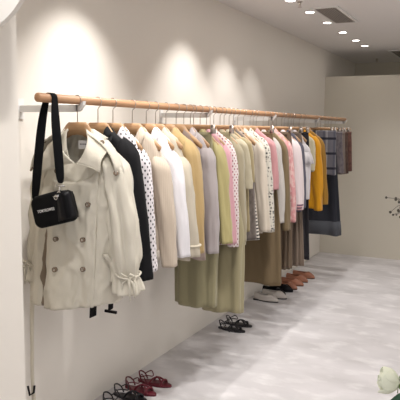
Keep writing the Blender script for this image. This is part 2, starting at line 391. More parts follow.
GR = 'garments on the long clothes rail'
def garment(name, label, cat, y, hem, mat, zn=1.592, shz=1.47, dx=.195, bdx=.24, gap=.1, sl=None, slz=None, col='shirt', vd=.10, cmat=None, cuffmat=None,
            bw=.20, fold=.007, seed=None, buttons=True, carried=None, nohang=False, hem_band=None, rz=0.):
    """dx / shz: shoulder tip; bdx / slz: outer edge and height of the sleeve end"""
    seed = seed if seed is not None else y*10
    r = empty(name, (XR, y, hem), label, cat, GR)
    hd = min(.052, gap*.42)
    sh = dx-.012
    prof = [(0, .062, hd*.75), (zn-1.568, .098, hd*.85), (zn-1.54, .135, hd*.9), (zn-1.508+(1.47-shz)*.5, sh*.86, hd), (zn-shz+.01, sh, hd), (zn-shz+.08, sh-.006, hd), (zn-hem, bw, hd*1.05)]
    prof = sorted(prof)
    B = Body(zn, hem, prof, vd=vd, fold=fold, seed=seed)
    B.ridge = min(.007, hd*.16)
    bd = link('bodice', B.mesh(), mat, r, hem, solid=.0025)
    if sl is not False:
        slz = slz if slz is not None else hem+.03
        rxe = .034 if slz < 1.1 else .045; rye = min(.045, gap*.42)
        for s in (1, -1):
            x1 = (bdx-rxe) if s > 0 else .2
            link('sleeve', sleeve(s, dx-.047, shz+.050, x1, slz, (.047, rxe), (min(.055, gap*.45), rye), seed=seed+s, fold=fold*.7), mat, r, hem, solid=.002)
            if cuffmat: link('cuff', cuff(s, x1, slz, .05, rxe, rye), cuffmat, r, hem, solid=.002)
    if col == 'shirt': link('collar', collar(B, flat=min(.012, hd*.25)), cmat or mat, r, hem, solid=.003)
    elif col == 'wide': link('collar', collar(B, w=.065, pt_=.05, flat=min(.012, hd*.25)), cmat or mat, r, hem, solid=.003)
    elif col == 'lapel':
        link('collar', collar(B, w=.04, pt_=.0, gap=50, flat=min(.012, hd*.25)), cmat or mat, r, hem, solid=.003)
        for s in (1, -1): link('lapel', lapel(B, s, zn-.05, 1.26, .07), cmat or mat, r, hem, solid=.003)
    elif col == 'band': link('neckband', gridmesh('nb', [[B.pt(2*PI*j/40, 0, o)+Vector((0, 0, dz)) for j in range(40)] for o, dz in ((.0, -.012), (.002, 0), (.0, .008))]), cmat or mat, r, hem, solid=.003)
    if buttons and col in ('shirt', 'wide', 'lapel'):
        rows = [[B.pt(-PI/2+a, t, .004) for a in (-.10, .02, .14)] for t in [.0+i/30 for i in range(31)]]
        link('placket', gridmesh('pl', rows, closed=False), mat, r, hem, solid=.002)
        for q in range(4):
            t = .28+.2*q; p = B.pt(-PI/2+.02, t, .006); bb = Bag().disc(p, (0, -1, 0), .006, .003, 10); link('button', bb.mesh('button'), M_PALEBTN, r, hem)
    if hem_band:
        hz, mm = hem_band; t0 = 1-hz/(zn-hem)
        link('hem_band', gridmesh('hb', [[B.pt(2*PI*j/72, t, .004) for j in range(72)] for t in (t0, (t0+1)/2, 1.)]), mm, r, hem, solid=.002)
    r.rotation_euler.z = rz
    if not nohang: hanger(y, carried or cat, rz=rz)
    return r, B

# --- the trench coat at the front of the rail -------------------------------
def trench():
    y0, hem = 2.20, .792; tm = cloth((213, 206, 190), rough=.75); tshade = cloth((138, 122, 104))
    r = empty('trench_coat', (XR+.022, y0, hem), 'short beige double-breasted trench coat facing forward at the near end of the rail', 'coat', GR)
    prof = [(0, .068, .036), (.02, .105, .045), (.05, .15, .055), (.085, .185, .062), (.12, .203, .07), (.22, .205, .082), (.5, .222, .092), (.83, .232, .096)]
    B = Body(1.588, hem, prof, vd=.150, vp=1.5, fold=.011, nf=7, seed=3.3, yc=-.012, tilt=.10)
    B.ridge = .017; B.lean = -.055
    P = lambda name, me, mat, sol=.003, smooth=True: link(name, me, mat, r, hem, solid=sol, smooth=smooth)
    P('bodice', B.mesh(110, 80), tm)
    # wearer's front panel that laps over the other one
    def lap(u, t, o): # u 0..1 from the lapped edge to the side seam
        th = -PI/2 + (-.25 + u*1.05); return B.pt(th, t, o)
    rows = []
    for i in range(50):
        t = .12+.885*i/49
        rows.append([lap(j/24, t, (.028-.020*min(1, j/6)) + .003*noise.noise(Vector((j*.3, t*14, 2))) if j < 24 else .002) for j in range(25)])
    P('front_panel', gridmesh('front', rows, closed=False), tm)
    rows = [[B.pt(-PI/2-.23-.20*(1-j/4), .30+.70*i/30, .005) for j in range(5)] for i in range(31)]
    P('shade_strip', gridmesh('facing', rows, closed=False), tshade)  # darker cloth strip paints the shade in the gap beside the front panel
    # collar: stand + two large leaves with squared points
    st = []
    ths = [math.radians(a) for a in range(-52, 233, 6)]
    st.append([B.pt(th, 0, .0)+Vector((0, 0, -.006)) for th in ths]); st.append([B.pt(th, 0, .001)+Vector((0, 0, .004)) for th in ths]); 
    st.append([B.pt(th, 0, .010)+Vector((0, .004*math.sin(th), -.004)) for th in ths])
    st.append([B.pt(th, .045, .014)+Vector((0, .006*math.sin(th), 0)) for th in ths])
    P('collar_stand', gridmesh('stand', st, closed=False), tm)
    for s in (1, -1):
        # quadrilateral leaf: A neck/shoulder, Bp outer edge, Cc outer point, D inner edge
        A, Bp, Cc, D = [Vector(q_) for q_ in (((.062, -.045, 1.592), (.188, -.050, 1.512), (.186, -.118, 1.412), (.078, -.140, 1.446)) if s > 0 else ((-.052, -.045, 1.592), (-.142, -.055, 1.520), (-.125, -.118, 1.400), (.070, -.140, 1.450)))]
        rows = []
        for i in range(15):
            u = i/14; a = A.lerp(Bp, u); d = D.lerp(Cc, u); row = []
            for j in range(15):
                v = j/14; p = a.lerp(d, v)
                p.y -= .022*math.sin(PI*v) + .007*noise.noise(Vector((u*2+s*3, v*3, 1))) + .004
                p.z += .006*math.sin(PI*u)*v; p.x += (.046 if s > 0 else -.034)*math.sin(PI*v)*(1-u)**1.5
                row.append(p)
            rows.append(row)
        o = P('collar_leaf', gridmesh('leaf', rows, closed=False), tm, .004)
        # top-stitched rim
        rim = [rows[0][-1], *[rows[i][-1] for i in range(15)], *[rows[-1][j] for j in range(13, -1, -1)]]
        b = Bag().tube([p+Vector((0, -.001, 0)) for p in rim], .0022, 6); P('collar_edge', b.mesh('edge'), tm, 0)
    for s in (1, -1):
        # sleeves
        z1 = .875
        me = sleeve(s, .150, 1.505, .252 if s > 0 else .250, z1, (.058, .052), (.078, .062), y1=-.01, fold=.012, seed=5+s, n=56, m=70, bulge=.8)
        for v in me.vertices:      # gathered at the cuff strap, flaring below it
            dz = abs(v.co.z-.955); g = math.exp(-(dz/.045)**2); cx_ = s*.246; th = math.atan2(v.co.y+.01, v.co.x-cx_); k_ = 1-.20*g+(.02 if v.co.z < .93 else 0)+.045*math.sin(th*11)*math.exp(-(dz/.09)**2)
            if v.co.z < 1.2: v.co.x = cx_+(v.co.x-cx_)*k_; v.co.y = -.01+(v.co.y+.01)*k_
        P('sleeve', me, tm)
        # gathered cuff strap with a loop and hanging tie ends
        b = Bag(); cx = s*.252
        b.tube([(cx+.052*math.cos(a), -.010+.063*math.sin(a), 0.955+.006*math.sin(2*a)) for a in [2*PI*q/24 for q in range(25)]], .005, 8, caps=False)
        o = P('cuff_strap', b.mesh('cuff_strap'), tm, 0)
        b = Bag()
        for k, (ox, oz, oy) in enumerate(((.045, -.10, -.03), (.065, -.085, -.01), (.01, -.09, -.055))):
            b.tube([(cx+s*.035, -.055, .955), (cx+s*ox*.95, -.060+oy*.2, .93), (cx+s*ox, -.055+oy*.3, .955+oz)], [.004, .0055, .003], 8)
        b.tube([(cx+s*.03, -.058, .955), (cx+s*.055, -.075, .978), (cx+s*.07, -.06, .965), (cx+s*.045, -.056, .95)], .0035, 8)
        b.tube([(cx+s*.03, -.058, .955), (cx+s*.01, -.08, .975), (cx-s*.005, -.07, .96), (cx+s*.025, -.058, .95)], .0035, 8)
        P('cuff_bow', b.mesh('cuff_bow'), tm, 0)
        # epaulette with a button
        rows = [[Vector((s*x, yy+(-.006 if yy < 0 else .0), z+.012)) for yy in (-.07, -.05, -.028, -.008)] for x, z in ((.085, 1.560), (.12, 1.543), (.155, 1.522), (.185, 1.497), (.208, 1.468), (.226, 1.430), (.236, 1.39))]
        P('epaulette', gridmesh('ep', rows, closed=False), tm, .005)
        for bp in ((.155, -.06, 1.535), (.232, -.07, 1.405)):
            b = Bag().disc((s*bp[0], bp[1], bp[2]), (s*.5, -.8, .5), .011, .006); P('button', b.mesh('button'), M_HORN, 0)
    # buttons: two columns on the chest
    for px, pz in ((-.052, 1.105), (.085, 1.112), (-.055, .968), (.082, .980), (.114, 1.268), (-.035, 1.262), (-.045, 1.408)):
        t = (B.zn-pz)/(B.zn-hem); best = min((abs(B.pt(a, t, 0).x-px), a) for a in [-PI/2-1+q*.01 for q in range(200)])[1]
        p = B.pt(best, t, .0); p = Vector((px, p.y-.020, pz))
        b = Bag(); b.add(*grid([[p+Vector((rr*math.cos(2*PI*q/18), dy, rr*math.sin(2*PI*q/18))) for q in range(18)] for rr, dy in ((.0105, .012), (.0115, -.001), (.0105, -.004), (.0085, -.0035), (.0075, -.0015))], cap0=True, cap1=True))
        o = P('button', b.mesh('button'), M_HORN, 0)
        b = Bag()
        for ox, oz in ((-.003, -.003), (.003, -.003), (-.003, .003), (.003, .003)): b.disc(p+Vector((ox, -.001, oz)), (0, -1, 0), .0022, .0012, 6)
        k = link('thread', b.mesh('thread'), M_PALEBTN, o); k.location = (0, 0, 0)
    # slanting welt pocket
    rows = []
    for i in range(8):
        z = 1.055-.15*i/7; x = .165+.022*i/7; t = (B.zn-z)/(B.zn-hem)
        best = min((abs(B.pt(a, t, 0).x-x), a) for a in [-PI/2+q*.01 for q in range(150)])[1]; p = B.pt(best, t, .016)
        rows.append([p+Vector((-.012, -.003, -.002)), p+Vector((0, -.006, 0)), p+Vector((.012, .001, .002))])
    P('pocket_welt', gridmesh('welt', rows, closed=False), tm, .004)
    # neck label inside the back
    b = Bag().box((-.026, .010, 1.502), (.026, .012, 1.540)); lb = P('neck_label', b.mesh('label'), M_WHITE, 0, False)
    b = Bag()
    for q, (xa, xb) in enumerate(((-.021, -.012), (-.010, -.006), (-.004, .002), (.004, .014))): b.box((xa+.004, .0092, 1.521), (xb+.004, .0102, 1.526))
    k = link('label_print', b.mesh('print'), plain('grey_print', (120, 118, 120)), lb, smooth=False); k.location = (0, 0, 0)
    # long waist belt dangling at the wall side, with a buckle
    b = Bag(); pts = [(-.246, -.055, 1.00), (-.255, -.06, .86), (-.268, -.06, .70), (-.266, -.06, .56), (-.270, -.06, .43), (-.266, -.06, .33), (-.262, -.055, .18), (-.266, -.05, .11)]
    rows = [[Vector(p)+Vector((-w_, .006*math.sin(i), 0)), Vector(p)+Vector((0, -.004, 0)), Vector(p)+Vector((w_, .004, 0))] for i, (p, w_) in enumerate(zip(pts, (.018, .018, .014, .011, .008, .008, .014, .017)))]
    bl = P('belt', gridmesh('belt', rows, closed=False), tm, .003); s_ = bl.modifiers.new('s', 'SUBSURF'); s_.levels = s_.render_levels = 2
    b = Bag(); b.tube([(-.292, -.068, .350), (-.281, -.068, .305), (-.255, -.068, .325), (-.250, -.068, .360)], .0055, 8)
    k = link('buckle', b.mesh('buckle'), M_GLOSS, bl); k.location = (0, 0, 0); k['label'] = 'dark belt buckle'
    hanger(2.20, 'beige trench coat at the near end')
trench()

# --- shoulder bag hung over the rail -----------------------------------------
def ribbon(pts, wid, wv):
    pts = [Vector(p) for p in pts]; wv = [Vector(w).normalized() for w in wv]
    return [[p-w*wid/2, p, p+w*wid/2] for p, w in zip(pts, wv)]
def shoulder_bag():
    y0 = 2.0; r = empty('shoulder_bag', (-1.692, y0, 1.167), 'small black crossbody bag with white lettering slung over the near end of the rail', 'bag')
    rot = math.radians(-15)       # sags on the wall side: image-left lower
    def T(x, y, z):
        c, s = math.cos(-rot), math.sin(-rot); return Vector((x*c-z*s, y, x*s+z*c+.085))
    hw, hh, hd, rad = .100, .068, .033, .034
    def outline(ins, y, n=10):
        pts = []
        for cx, cz, a0 in ((hw-rad, hh-rad, 0), (-hw+rad, hh-rad, 90), (-hw+rad, -hh+rad, 180), (hw-rad, -hh+rad, 270)):
            for q in range(n+1):
                a = math.radians(a0+90*q/n); pts.append(T(cx+(rad-ins)*math.cos(a), y, cz+(rad-ins)*math.sin(a)))
        return pts
    rows = [outline(.012, -hd), outline(.003, -hd+.004), outline(0, -hd+.012), outline(0, hd-.012), outline(.003, hd-.004), outline(.012, hd)]
    b = Bag(); b.add(*grid(rows, cap0=True, cap1=True)); o = link('pouch', b.mesh('pouch'), M_BLACK, r); o.location = (0, 0, 0)
    # leather side panel on the aisle side
    b = Bag(); v = []
    rows = []
    for i in range(9):
        z = -.056+.112*i/8
        rows.append([T(.046+.012*(z/.056), -hd-.0004, z), T(.072, -hd-.0008, z), T(.091, -hd+.004, z), T(.1005, -hd+.014, z), T(.1012, .0, z), T(.1005, hd-.014, z)])
    o = link('side_panel', gridmesh('side', rows, closed=False), M_GLOSS, r, solid=.002); o.location = (0, 0, 0); o['label'] = 'glossy black leather side panel'
    b = Bag().tube([T(-.075, -hd+.014, .0685), T(0, -hd+.014, .0692), T(.07, -hd+.014, .0685)], .0028, 6); o = link('zip', b.mesh('zip'), M_GLOSS, r); o.location = (0, 0, 0)
    # strap over the rail: ribbon turning from facing forward to lying on the pole
    L = T(-.090, -.01, .05); Rr = T(.072, -.012, .092)
    top = []; wv = []; yb = .022; xr = XR+1.692; zr = ZR-1.167
    f = (.93, .36, 0)
    left = [L, L.lerp(Vector((xr-.045, yb-.01, zr-.1)), .5), Vector((xr-.040, yb-.01, zr-.08))]
    arc = [Vector((xr+.0222*math.cos(math.radians(a)), yb, zr+.0222*math.sin(math.radians(a)))) for a in range(190, -11, -20)]
    right = [Vector((xr+.034, yb-.015, zr-.08)), Rr.lerp(Vector((xr+.034, yb-.01, zr-.1)), .5), Rr]
    pts = left+arc+right
    wv = [f, (.85, .5, 0), (.6, .8, 0)] + [(0, 1, 0)]*len(arc) + [(.6, .8, 0), (.8, .6, 0), f]
    o = link('strap', gridmesh('strap', ribbon(pts, .040, wv), closed=False), M_BLACK, r, solid=.003); o.location = (0, 0, 0)
    s = o.modifiers.new('s', 'SUBSURF'); s.levels = s.render_levels = 2
    # metal clasp on the aisle side
    b = Bag(); q = Rr
    b.tube([q+Vector((-.022, -.004, -.004)), q+Vector((.022, -.002, -.004))], .004, 8)
    b.tube([q+Vector((0, -.004, -.006)), q+Vector((.002, -.01, -.028))], .005, 8)
    for cc, rr in ((q+Vector((.004, -.016, -.040)), .012), (q+Vector((-.010, -.020, -.052)), .009)):
        b.tube([cc+Vector((rr*math.cos(a), 0, rr*math.sin(a))) for a in [2*PI*t/14 for t in range(15)]], .003, 6, caps=False)
    b.tube([q+Vector((-.022, -.02, -.05)), q+Vector((.006, -.02, -.044))], .005, 8)
    o = link('clasp', b.mesh('clasp'), M_CHROME, r); o.location = (0, 0, 0); o['label'] = 'silver metal strap clasp'
    # lettering
    fc = bpy.data.curves.new('lettering', 'FONT'); fc.body = 'TOMTEOWES'; fc.size = .0168; fc.space_character = 1.2; fc.extrude = .0005; fc.offset = .0002; fc.align_x = 'CENTER'; fc.align_y = 'CENTER'
    to = bpy.data.objects.new('tmp', fc); C.objects.link(to); dg = bpy.context.evaluated_depsgraph_get(); me = bpy.data.meshes.new_from_object(to.evaluated_get(dg)); bpy.data.objects.remove(to)
    me.materials.clear(); o = bpy.data.objects.new('lettering', me); C.objects.link(o); me.materials.append(M_WHITE); o.parent = r
    o.location = T(-.018, -hd-.0012, .002); o.rotation_euler = (PI/2, -math.radians(13), 0); o.scale = (.80, 1, 1)
    o['label'] = 'small white brand lettering'
shoulder_bag()

# --- the rest of the rail -----------------------------------------------------
BLK = (8, 8, 12)
r, B = garment('blazer', 'black blazer right behind the beige trench coat', 'blazer', 2.355, .905, cloth(BLK), shz=1.50, dx=.20, bdx=.285, gap=.12, slz=.895, col='lapel', carried='black blazer')
for x0, x1, z0, shp in ((-.030, .010, .675, 0), (.080, .108, .725, 1)):     # ends of its fabric belt under the coat hem
    rows = [[(x0+(x1-x0)*u+.01*math.sin((z-z0)*6), -.045, z+.02*u) for u in (0, .5, 1)] for z in (1.02, .95, .85, .78, z0)]
    o = link('belt_end', gridmesh('belt_end', rows, closed=False), cloth(BLK), r, .905, solid=.003)
    if shp:
        b = Bag().box((x0-.018, -.05, z0-.004), (x1+.020, -.040, z0+.008)); link('belt_bar', b.mesh('bb'), M_GLOSS, r, .905, smooth=False)
WD = cloth((232, 226, 228), 'dots', (28, 28, 36))
garment('blouse', 'white blouse with small black dots next to the black blazer', 'blouse', 2.478, .925, WD, shz=1.46, dx=.195, bdx=.243, gap=.12, slz=.905, carried='black-dotted white blouse')
garment('jacket', 'cream corduroy shirt jacket between the dotted blouse and the white blouse', 'jacket', 2.651, .93, cloth((203, 188, 170), 'pin', (184, 166, 146)), shz=1.42, dx=.20, bdx=.258, gap=.14, slz=.895, bw=.205, carried='cream corduroy shirt jacket', hem_band=(.05, cloth((214, 205, 192))))
garment('blouse', 'plain bright white blouse beside the cream corduroy jacket', 'blouse', 2.788, .93, cloth((232, 229, 232)), shz=1.44, bdx=.262, gap=.11, slz=.92, carried='plain bright white blouse')
r, B = garment('short_coat', 'greige belted short coat between the white blouse and tan jacket', 'coat', 2.885, .875, cloth((190, 180, 162)), shz=1.41, bdx=.275, gap=.11, slz=.905, col='wide', bw=.21, carried='greige belted short coat')
b = Bag().tube([(.236+.042*math.cos(a), .047*math.sin(a), .965) for a in [2*PI*q/20 for q in range(21)]], .006, 6, caps=False); link('cuff_strap', b.mesh('cs'), cloth((206, 196, 176)), r, .875)
garment('jacket', 'ochre tan jacket between the greige coat and lilac grey blazer', 'jacket', 3.0, .905, cloth((182, 155, 108)), shz=1.485, dx=.195, bdx=.245, gap=.12, slz=.90, col='wide', carried='ochre tan jacket')
garment('blazer', 'lilac grey oversized blazer left of the yellow-green blouse', 'blazer', 3.215, .87, cloth((172, 163, 162)), shz=1.45, dx=.20, bdx=.235, gap=.14, slz=.86, col='lapel', bw=.20, carried='lilac grey blazer', cmat=cloth((188, 178, 178)))
garment('undershirt', 'dusty mauve top showing its hem under the lilac grey blazer', 'top', 3.12, .835, cloth((168, 150, 142)), shz=1.46, dx=.17, sl=False, gap=.05, col='band', bw=.20, buttons=False, carried='dusty mauve top')
garment('blouse', 'yellow-green satin blouse between lilac grey blazer and pink shirt', 'blouse', 3.344, .905, cloth((178, 167, 116), rough=.5), shz=1.475, bdx=.268, gap=.10, slz=.90, carried='yellow-green satin blouse', seed=4.2, fold=.010)
garment('shirt', 'rose pink shirt right of the yellow-green blouse', 'shirt', 3.434, .885, cloth((208, 158, 167)), shz=1.472, bdx=.252, gap=.085, slz=.88, carried='rose pink shirt')
garment('blouse', 'white blouse printed with sparse dark pink dots beside the rose pink shirt', 'blouse', 3.527, .85, cloth((226, 214, 212), 'dots', (140, 60, 76)), shz=1.482, bdx=.236, gap=.09, slz=.845, carried='white blouse with pink dots')
garment('long_shirt', 'khaki long shirt jacket right of the pink-dotted blouse', 'jacket', 3.635, .75, cloth((162, 152, 127)), shz=1.478, bdx=.24, gap=.10, slz=.86, carried='khaki long shirt jacket', bw=.205)
garment('top', 'pale khaki top with wide elbow-length sleeves beside the khaki jacket', 'top', 3.735, .82, cloth((182, 172, 148)), shz=1.482, bdx=.245, gap=.08, slz=1.20, carried='pale khaki short-sleeved top', buttons=False)
garment('top', 'olive beige short-sleeved top right behind the pale khaki top', 'top', 3.80, .90, cloth((164, 150, 116)), shz=1.49, bdx=.232, gap=.065, slz=1.24, carried='olive beige short-sleeved top', col='band')
garment('waistcoat', 'long warm grey knitted waistcoat left of the cream blouse', 'waistcoat', 3.885, .832, cloth((128, 118, 112), 'mottle', (104, 96, 92)), shz=1.478, dx=.20, sl=False, gap=.075, bw=.222, col='band', buttons=False, carried='warm grey knitted waistcoat')
garment('sweater', 'black and white striped sweater showing below the cream blouse', 'sweater', 3.955, .815, cloth((216, 208, 196), 'stripes', (34, 30, 32)), shz=1.46, dx=.15, sl=False, gap=.05, col='band', buttons=False, bw=.218, carried='striped sweater')
garment('blouse', 'cream draped blouse between the grey waistcoat and black-patterned blouse', 'blouse', 4.035, .85, cloth((206, 194, 178)), shz=1.477, bdx=.262, gap=.10, slz=.87, carried='cream draped blouse', fold=.010, col='wide')
garment('blouse', 'off-white blouse scattered with black motifs right of the cream blouse', 'blouse', 4.147, .85, cloth((206, 200, 188), 'flower', (30, 30, 34)), shz=1.487, bdx=.257, gap=.10, slz=.85, carried='off-white blouse with black motifs')
garment('shirt', 'dusty rose short shirt between two patterned white blouses', 'shirt', 4.276, 1.13, cloth((190, 138, 140)), shz=1.485, bdx=.24, gap=.11, slz=1.15, carried='dusty rose short shirt')
garment('shirt', 'white shirt with fine grey speckles right of the dusty rose shirt', 'shirt', 4.405, .885, cloth((214, 208, 202), 'fine', (128, 120, 116)), shz=1.482, bdx=.24, gap=.10, slz=.88, carried='white speckled shirt')
garment('blouse', 'dark olive brown wrap blouse between the speckled shirt and coral one', 'blouse', 4.555, .84, cloth((122, 104, 76)), shz=1.478, bdx=.245, gap=.10, slz=.80, carried='dark olive brown wrap blouse', col='wide')
garment('blouse', 'coral pink mottled blouse left of the large pale pink shirt', 'blouse', 4.68, .86, cloth((214, 152, 152), 'mottle', (226, 196, 190)), shz=1.475, bdx=.25, gap=.11, slz=.85, carried='coral pink mottled blouse')
garment('sweatshirt', 'pale pink shirt with striped cuffs right of the coral blouse', 'shirt', 4.866, .93, cloth((228, 214, 214)), shz=1.472, dx=.20, bdx=.25, gap=.14, slz=.93, carried='pale pink shirt with striped cuffs', cuffmat=cloth((206, 160, 160), 'stripes', (74, 60, 82)))
garment('cardigan', 'dark blue-grey cardigan between the pale pink and white ruffled tops', 'cardigan', 5.0, .90, cloth((96, 94, 106)), shz=1.46, bdx=.232, gap=.10, slz=.93, carried='dark blue-grey cardigan', col='band', buttons=False)
r, B = garment('blouse', 'white blouse with flounced sleeves left of the mustard sweater', 'blouse', 5.18, .98, cloth((218, 212, 214)), shz=1.43, bdx=.215, gap=.12, slz=.985, carried='white flounced blouse', fold=.012)
for s in (1, -1):
    rows = [[(s*(.165+(.045+rr)*math.cos(a)*(1+.1*math.sin(9*a)*k)), (.05+rr)*math.sin(a)*(1+.1*math.sin(9*a)*k), z) for a in [2*PI*q/54 for q in range(54)]] for k, (rr, z) in enumerate(((0, 1.40), (.012, 1.36), (.024, 1.30)))]
    link('sleeve_flounce', gridmesh('fl', rows), cloth((218, 212, 214)), r, .98, solid=.002)
garment('top', 'short cream and olive top squeezed against the mustard sweater', 'top', 5.33, 1.22, cloth((200, 190, 160)), shz=1.487, bdx=.215, gap=.08, slz=1.23, carried='short cream and olive top', col='band', buttons=False)
garment('sweater', 'bright mustard yellow sweater with long sleeves', 'sweater', 5.505, .86, cloth((220, 154, 26)), shz=1.485, dx=.205, bdx=.245, gap=.12, slz=.845, bw=.21, carried='bright mustard yellow sweater', col='band', buttons=False)
garment('sweater', 'dull ochre ribbed sweater behind the bright mustard one', 'sweater', 5.66, .885, cloth((168, 124, 46), 'pin', (120, 90, 40)), shz=1.485, dx=.19, bdx=.255, gap=.10, slz=.89, bw=.21, carried='dull ochre ribbed sweater', col='band', buttons=False)

def skirt(name, label, cat, y, top, hem, wt, wh, d, mat, nf=9, fold=.012, waist=None, carried=None, slit=False, hang=True, rz=0., xo=0., band=None):
    r = empty(name, (XR+xo, y, hem), label, cat, GR)
    prof = [(0, wt, .012), (.05, wt+.004, d*.5), ((top-hem)*.5, (wt+wh)/2, d*.85), (top-hem, wh, d)]
    B = Body(top, hem, prof, vd=0, fold=fold, nf=nf, seed=y*3)
    link('skirt_panel' if 'trouser' not in cat else 'trouser_panel', B.mesh(96, 36), mat, r, hem, solid=.0025)
    link('waistband', gridmesh('wb', [[B.pt(2*PI*j/60, 0, .003)+Vector((0, 0, dz)) for j in range(60)] for dz in (-.035, -.017, .002)]), waist or mat, r, hem, solid=.002)
    if band: link('hem_band', gridmesh('hb', [[B.pt(2*PI*j/96, t, .004) for j in range(96)] for t in (.86, .93, 1.)]), band, r, hem, solid=.002)
    if hang: hanger(y, carried or cat, 'clip', rz)
    return r
def dress(name, label, y, hem, wh, d, mat, wt=.165, nf=7, fold=.010, carried='dress', cat='dress', xo=0.):
    r = empty(name, (XR, y, hem), label, cat, GR)
    prof = [(0, wt-.01, .012), (.06, wt, .018), (.62, wt+.01, .022), (.78, (wt+wh)/2, d*.8), (1.575-hem, wh, d)]
    shift = lambda me: [setattr(v.co, 'x', v.co.x+xo*min(1, max(0, (1.5-v.co.z)/.6))) for v in me.vertices] and me
    B = Body(1.575, hem, prof, vd=.0, fold=fold, nf=nf, seed=y*3)
    link('skirt_panel' if cat != 'trousers' else 'trouser_panel', shift(B.mesh(96, 44)), mat, r, hem, solid=.0025)
    link('waistband', gridmesh('wb', [[B.pt(2*PI*j/60, 0, .003)+Vector((0, 0, dz)) for j in range(60)] for dz in (-.035, -.017, .002)]), mat, r, hem, solid=.002)
    hanger(y, carried, 'clip'); return r
GRN = cloth((148, 141, 110))
dress('long_skirt', 'nearer olive green ankle-length skirt hanging below the greige coat', 3.30, .50, .140, .065, GRN, wt=.15, xo=.05, carried='nearer olive green skirt', cat='skirt')
dress('long_skirt', 'second olive green ankle-length skirt, longer, below the pink-dotted blouse', 3.58, .395, .150, .060, cloth((158, 149, 117)), wt=.15, xo=.10, carried='second olive green skirt', cat='skirt')
dress('long_skirt', 'wide tobacco brown long skirt hanging above the white and black shoes', 4.34, .41, .20, .075, cloth((116, 99, 74)), carried='tobacco brown long skirt', cat='skirt', xo=.06)
dress('pleated_skirt', 'taupe pleated long skirt right of the tobacco brown skirt', 4.78, .43, .185, .05, cloth((112, 96, 80)), nf=15, fold=.018, carried='taupe pleated skirt', cat='skirt')
dress('pleated_skirt', 'greyish brown pleated long skirt left of the narrow black trousers', 5.07, .40, .205, .05, cloth((126, 110, 96)), nf=17, fold=.018, carried='greyish brown pleated skirt', cat='skirt')
dress('trousers', 'narrow black trousers hanging lowest before the mustard sweater', 5.265, .42, .20, .03, cloth((44, 42, 46)), carried='narrow black trousers', cat='trousers', wt=.17)
PL = cloth((112, 110, 118), 'plaid', (20, 22, 38), (176, 172, 172))
skirt('checked_skirt', 'grey checked short skirt with dark and white lines', 'skirt', 6.12, 1.585, 1.14, .195, .208, .04, PL, fold=.006, carried='grey checked short skirt')
skirt('long_skirt', 'dark navy long skirt with lighter hem behind the checked skirt', 'skirt', 6.25, 1.56, .495, .155, .245, .07, cloth((44, 46, 54)), nf=7, carried='dark navy long skirt', band=cloth((84, 86, 92)))
skirt('short_skirt', 'heather grey short skirt right of the checked skirt', 'skirt', 6.43, 1.575, 1.14, .185, .215, .04, cloth((122, 114, 116), 'mottle', (92, 86, 92)), carried='heather grey short skirt')
skirt('short_skirt', 'taupe grey short skirt between the heather grey and umber ones', 'skirt', 6.56, 1.575, 1.12, .18, .205, .035, cloth((138, 124, 116)), carried='taupe grey short skirt')
skirt('short_skirt', 'umber brown short skirt, second from the far end of the rail', 'skirt', 6.68, 1.575, 1.115, .185, .21, .035, cloth((98, 78, 68), 'mottle', (74, 58, 54)), carried='umber brown short skirt')
skirt('short_skirt', 'reddish brown tweed short skirt at the far end of the rail', 'skirt', 6.86, 1.575, 1.13, .185, .212, .04, cloth((118, 84, 74), 'mottle', (82, 56, 52)), carried='reddish brown tweed short skirt')

# ------------------------------------------------------------------ shoes (toe towards +x)
def sole_outline(L, W, n=40, k=1.):
    pts = []
    for q in range(n):
        a = 2*PI*q/n; x = math.cos(a)*.5+.5; w = W/2*(.62+.38*math.sin(PI*min(1, max(0, (x-.15)/.95))**1.0))
        if x < .35: w *= 1-.08*(.35-x)/.35
        pts.append((x*L, w*sgnpow(math.sin(a), .8)*k))
    return pts
def sandal(x, y, rz, label, mat, seed=0, col=(30, 26, 28), toe_only=False, heel=.0):
    L, W = .235, .082; r = empty('sandal', (x, y, 0), label, 'sandal', None); r.rotation_euler.z = rz
    o = sole_outline(L, W); b = Bag()
    b.add(*grid([[(px, py, z) for px, py in sole_outline(L, W, k=kk)] for z, kk in ((0, .97), (.004, 1), (.010, 1), (.013, .95))], cap0=True, cap1=True)); link('sole', b.mesh('sole'), mat, r)
    rnd = random.Random(seed)
    def strap(name, pts, rad=.004):
        # smooth by sampling a Catmull-Rom through the points
        P_ = [Vector(p) for p in pts]; P_ = [P_[0]]+P_+[P_[-1]]; out = []
        for i in range(1, len(P_)-2):
            for q in range(6):
                t = q/6; a, b_, c, d = P_[i-1:i+3]
                out.append(.5*((2*b_)+(-a+c)*t+(2*a-5*b_+4*c-d)*t*t+(-a+3*b_-3*c+d)*t**3))
        out.append(P_[-2]); bb = Bag().tube(out, rad, 7); link(name, bb.mesh(name), mat, r)
    strap('toe_strap', [(.175, -.038, .01), (.18, -.015, .038), (.19, .012, .036), (.185, .036, .01)], .0065)
    strap('cross_strap', [(.195, -.034, .01), (.155, -.008, .044), (.12, .02, .040), (.10, .036, .012)], .006)
    strap('cross_strap', [(.19, .034, .01), (.15, .004, .048), (.115, -.02, .042), (.095, -.036, .012)], .006)
    strap('ankle_strap', [(.05, -.033, .012), (.035, -.034, .040), (.02, -.018, .062), (.010, .0, .066), (.02, .018, .062), (.035, .034, .040), (.05, .033, .012)], .0045)
    strap('ankle_tie', [(.035, .034, .045), (.075, .03+.01*rnd.random(), .066), (.11, -.005, .054), (.08, -.03, .060), (.035, -.034, .045)], .0035)
    strap('loose_lace', [(.035, -.034, .045), (.06, -.055, .06+.015*rnd.random()), (.10, -.06, .02), (.13, -.055, .004)], .003)
    return r
RED = plain('crimson_suede', (104, 20, 38), .5); INK = plain('ink_leather', (28, 26, 32), .45)
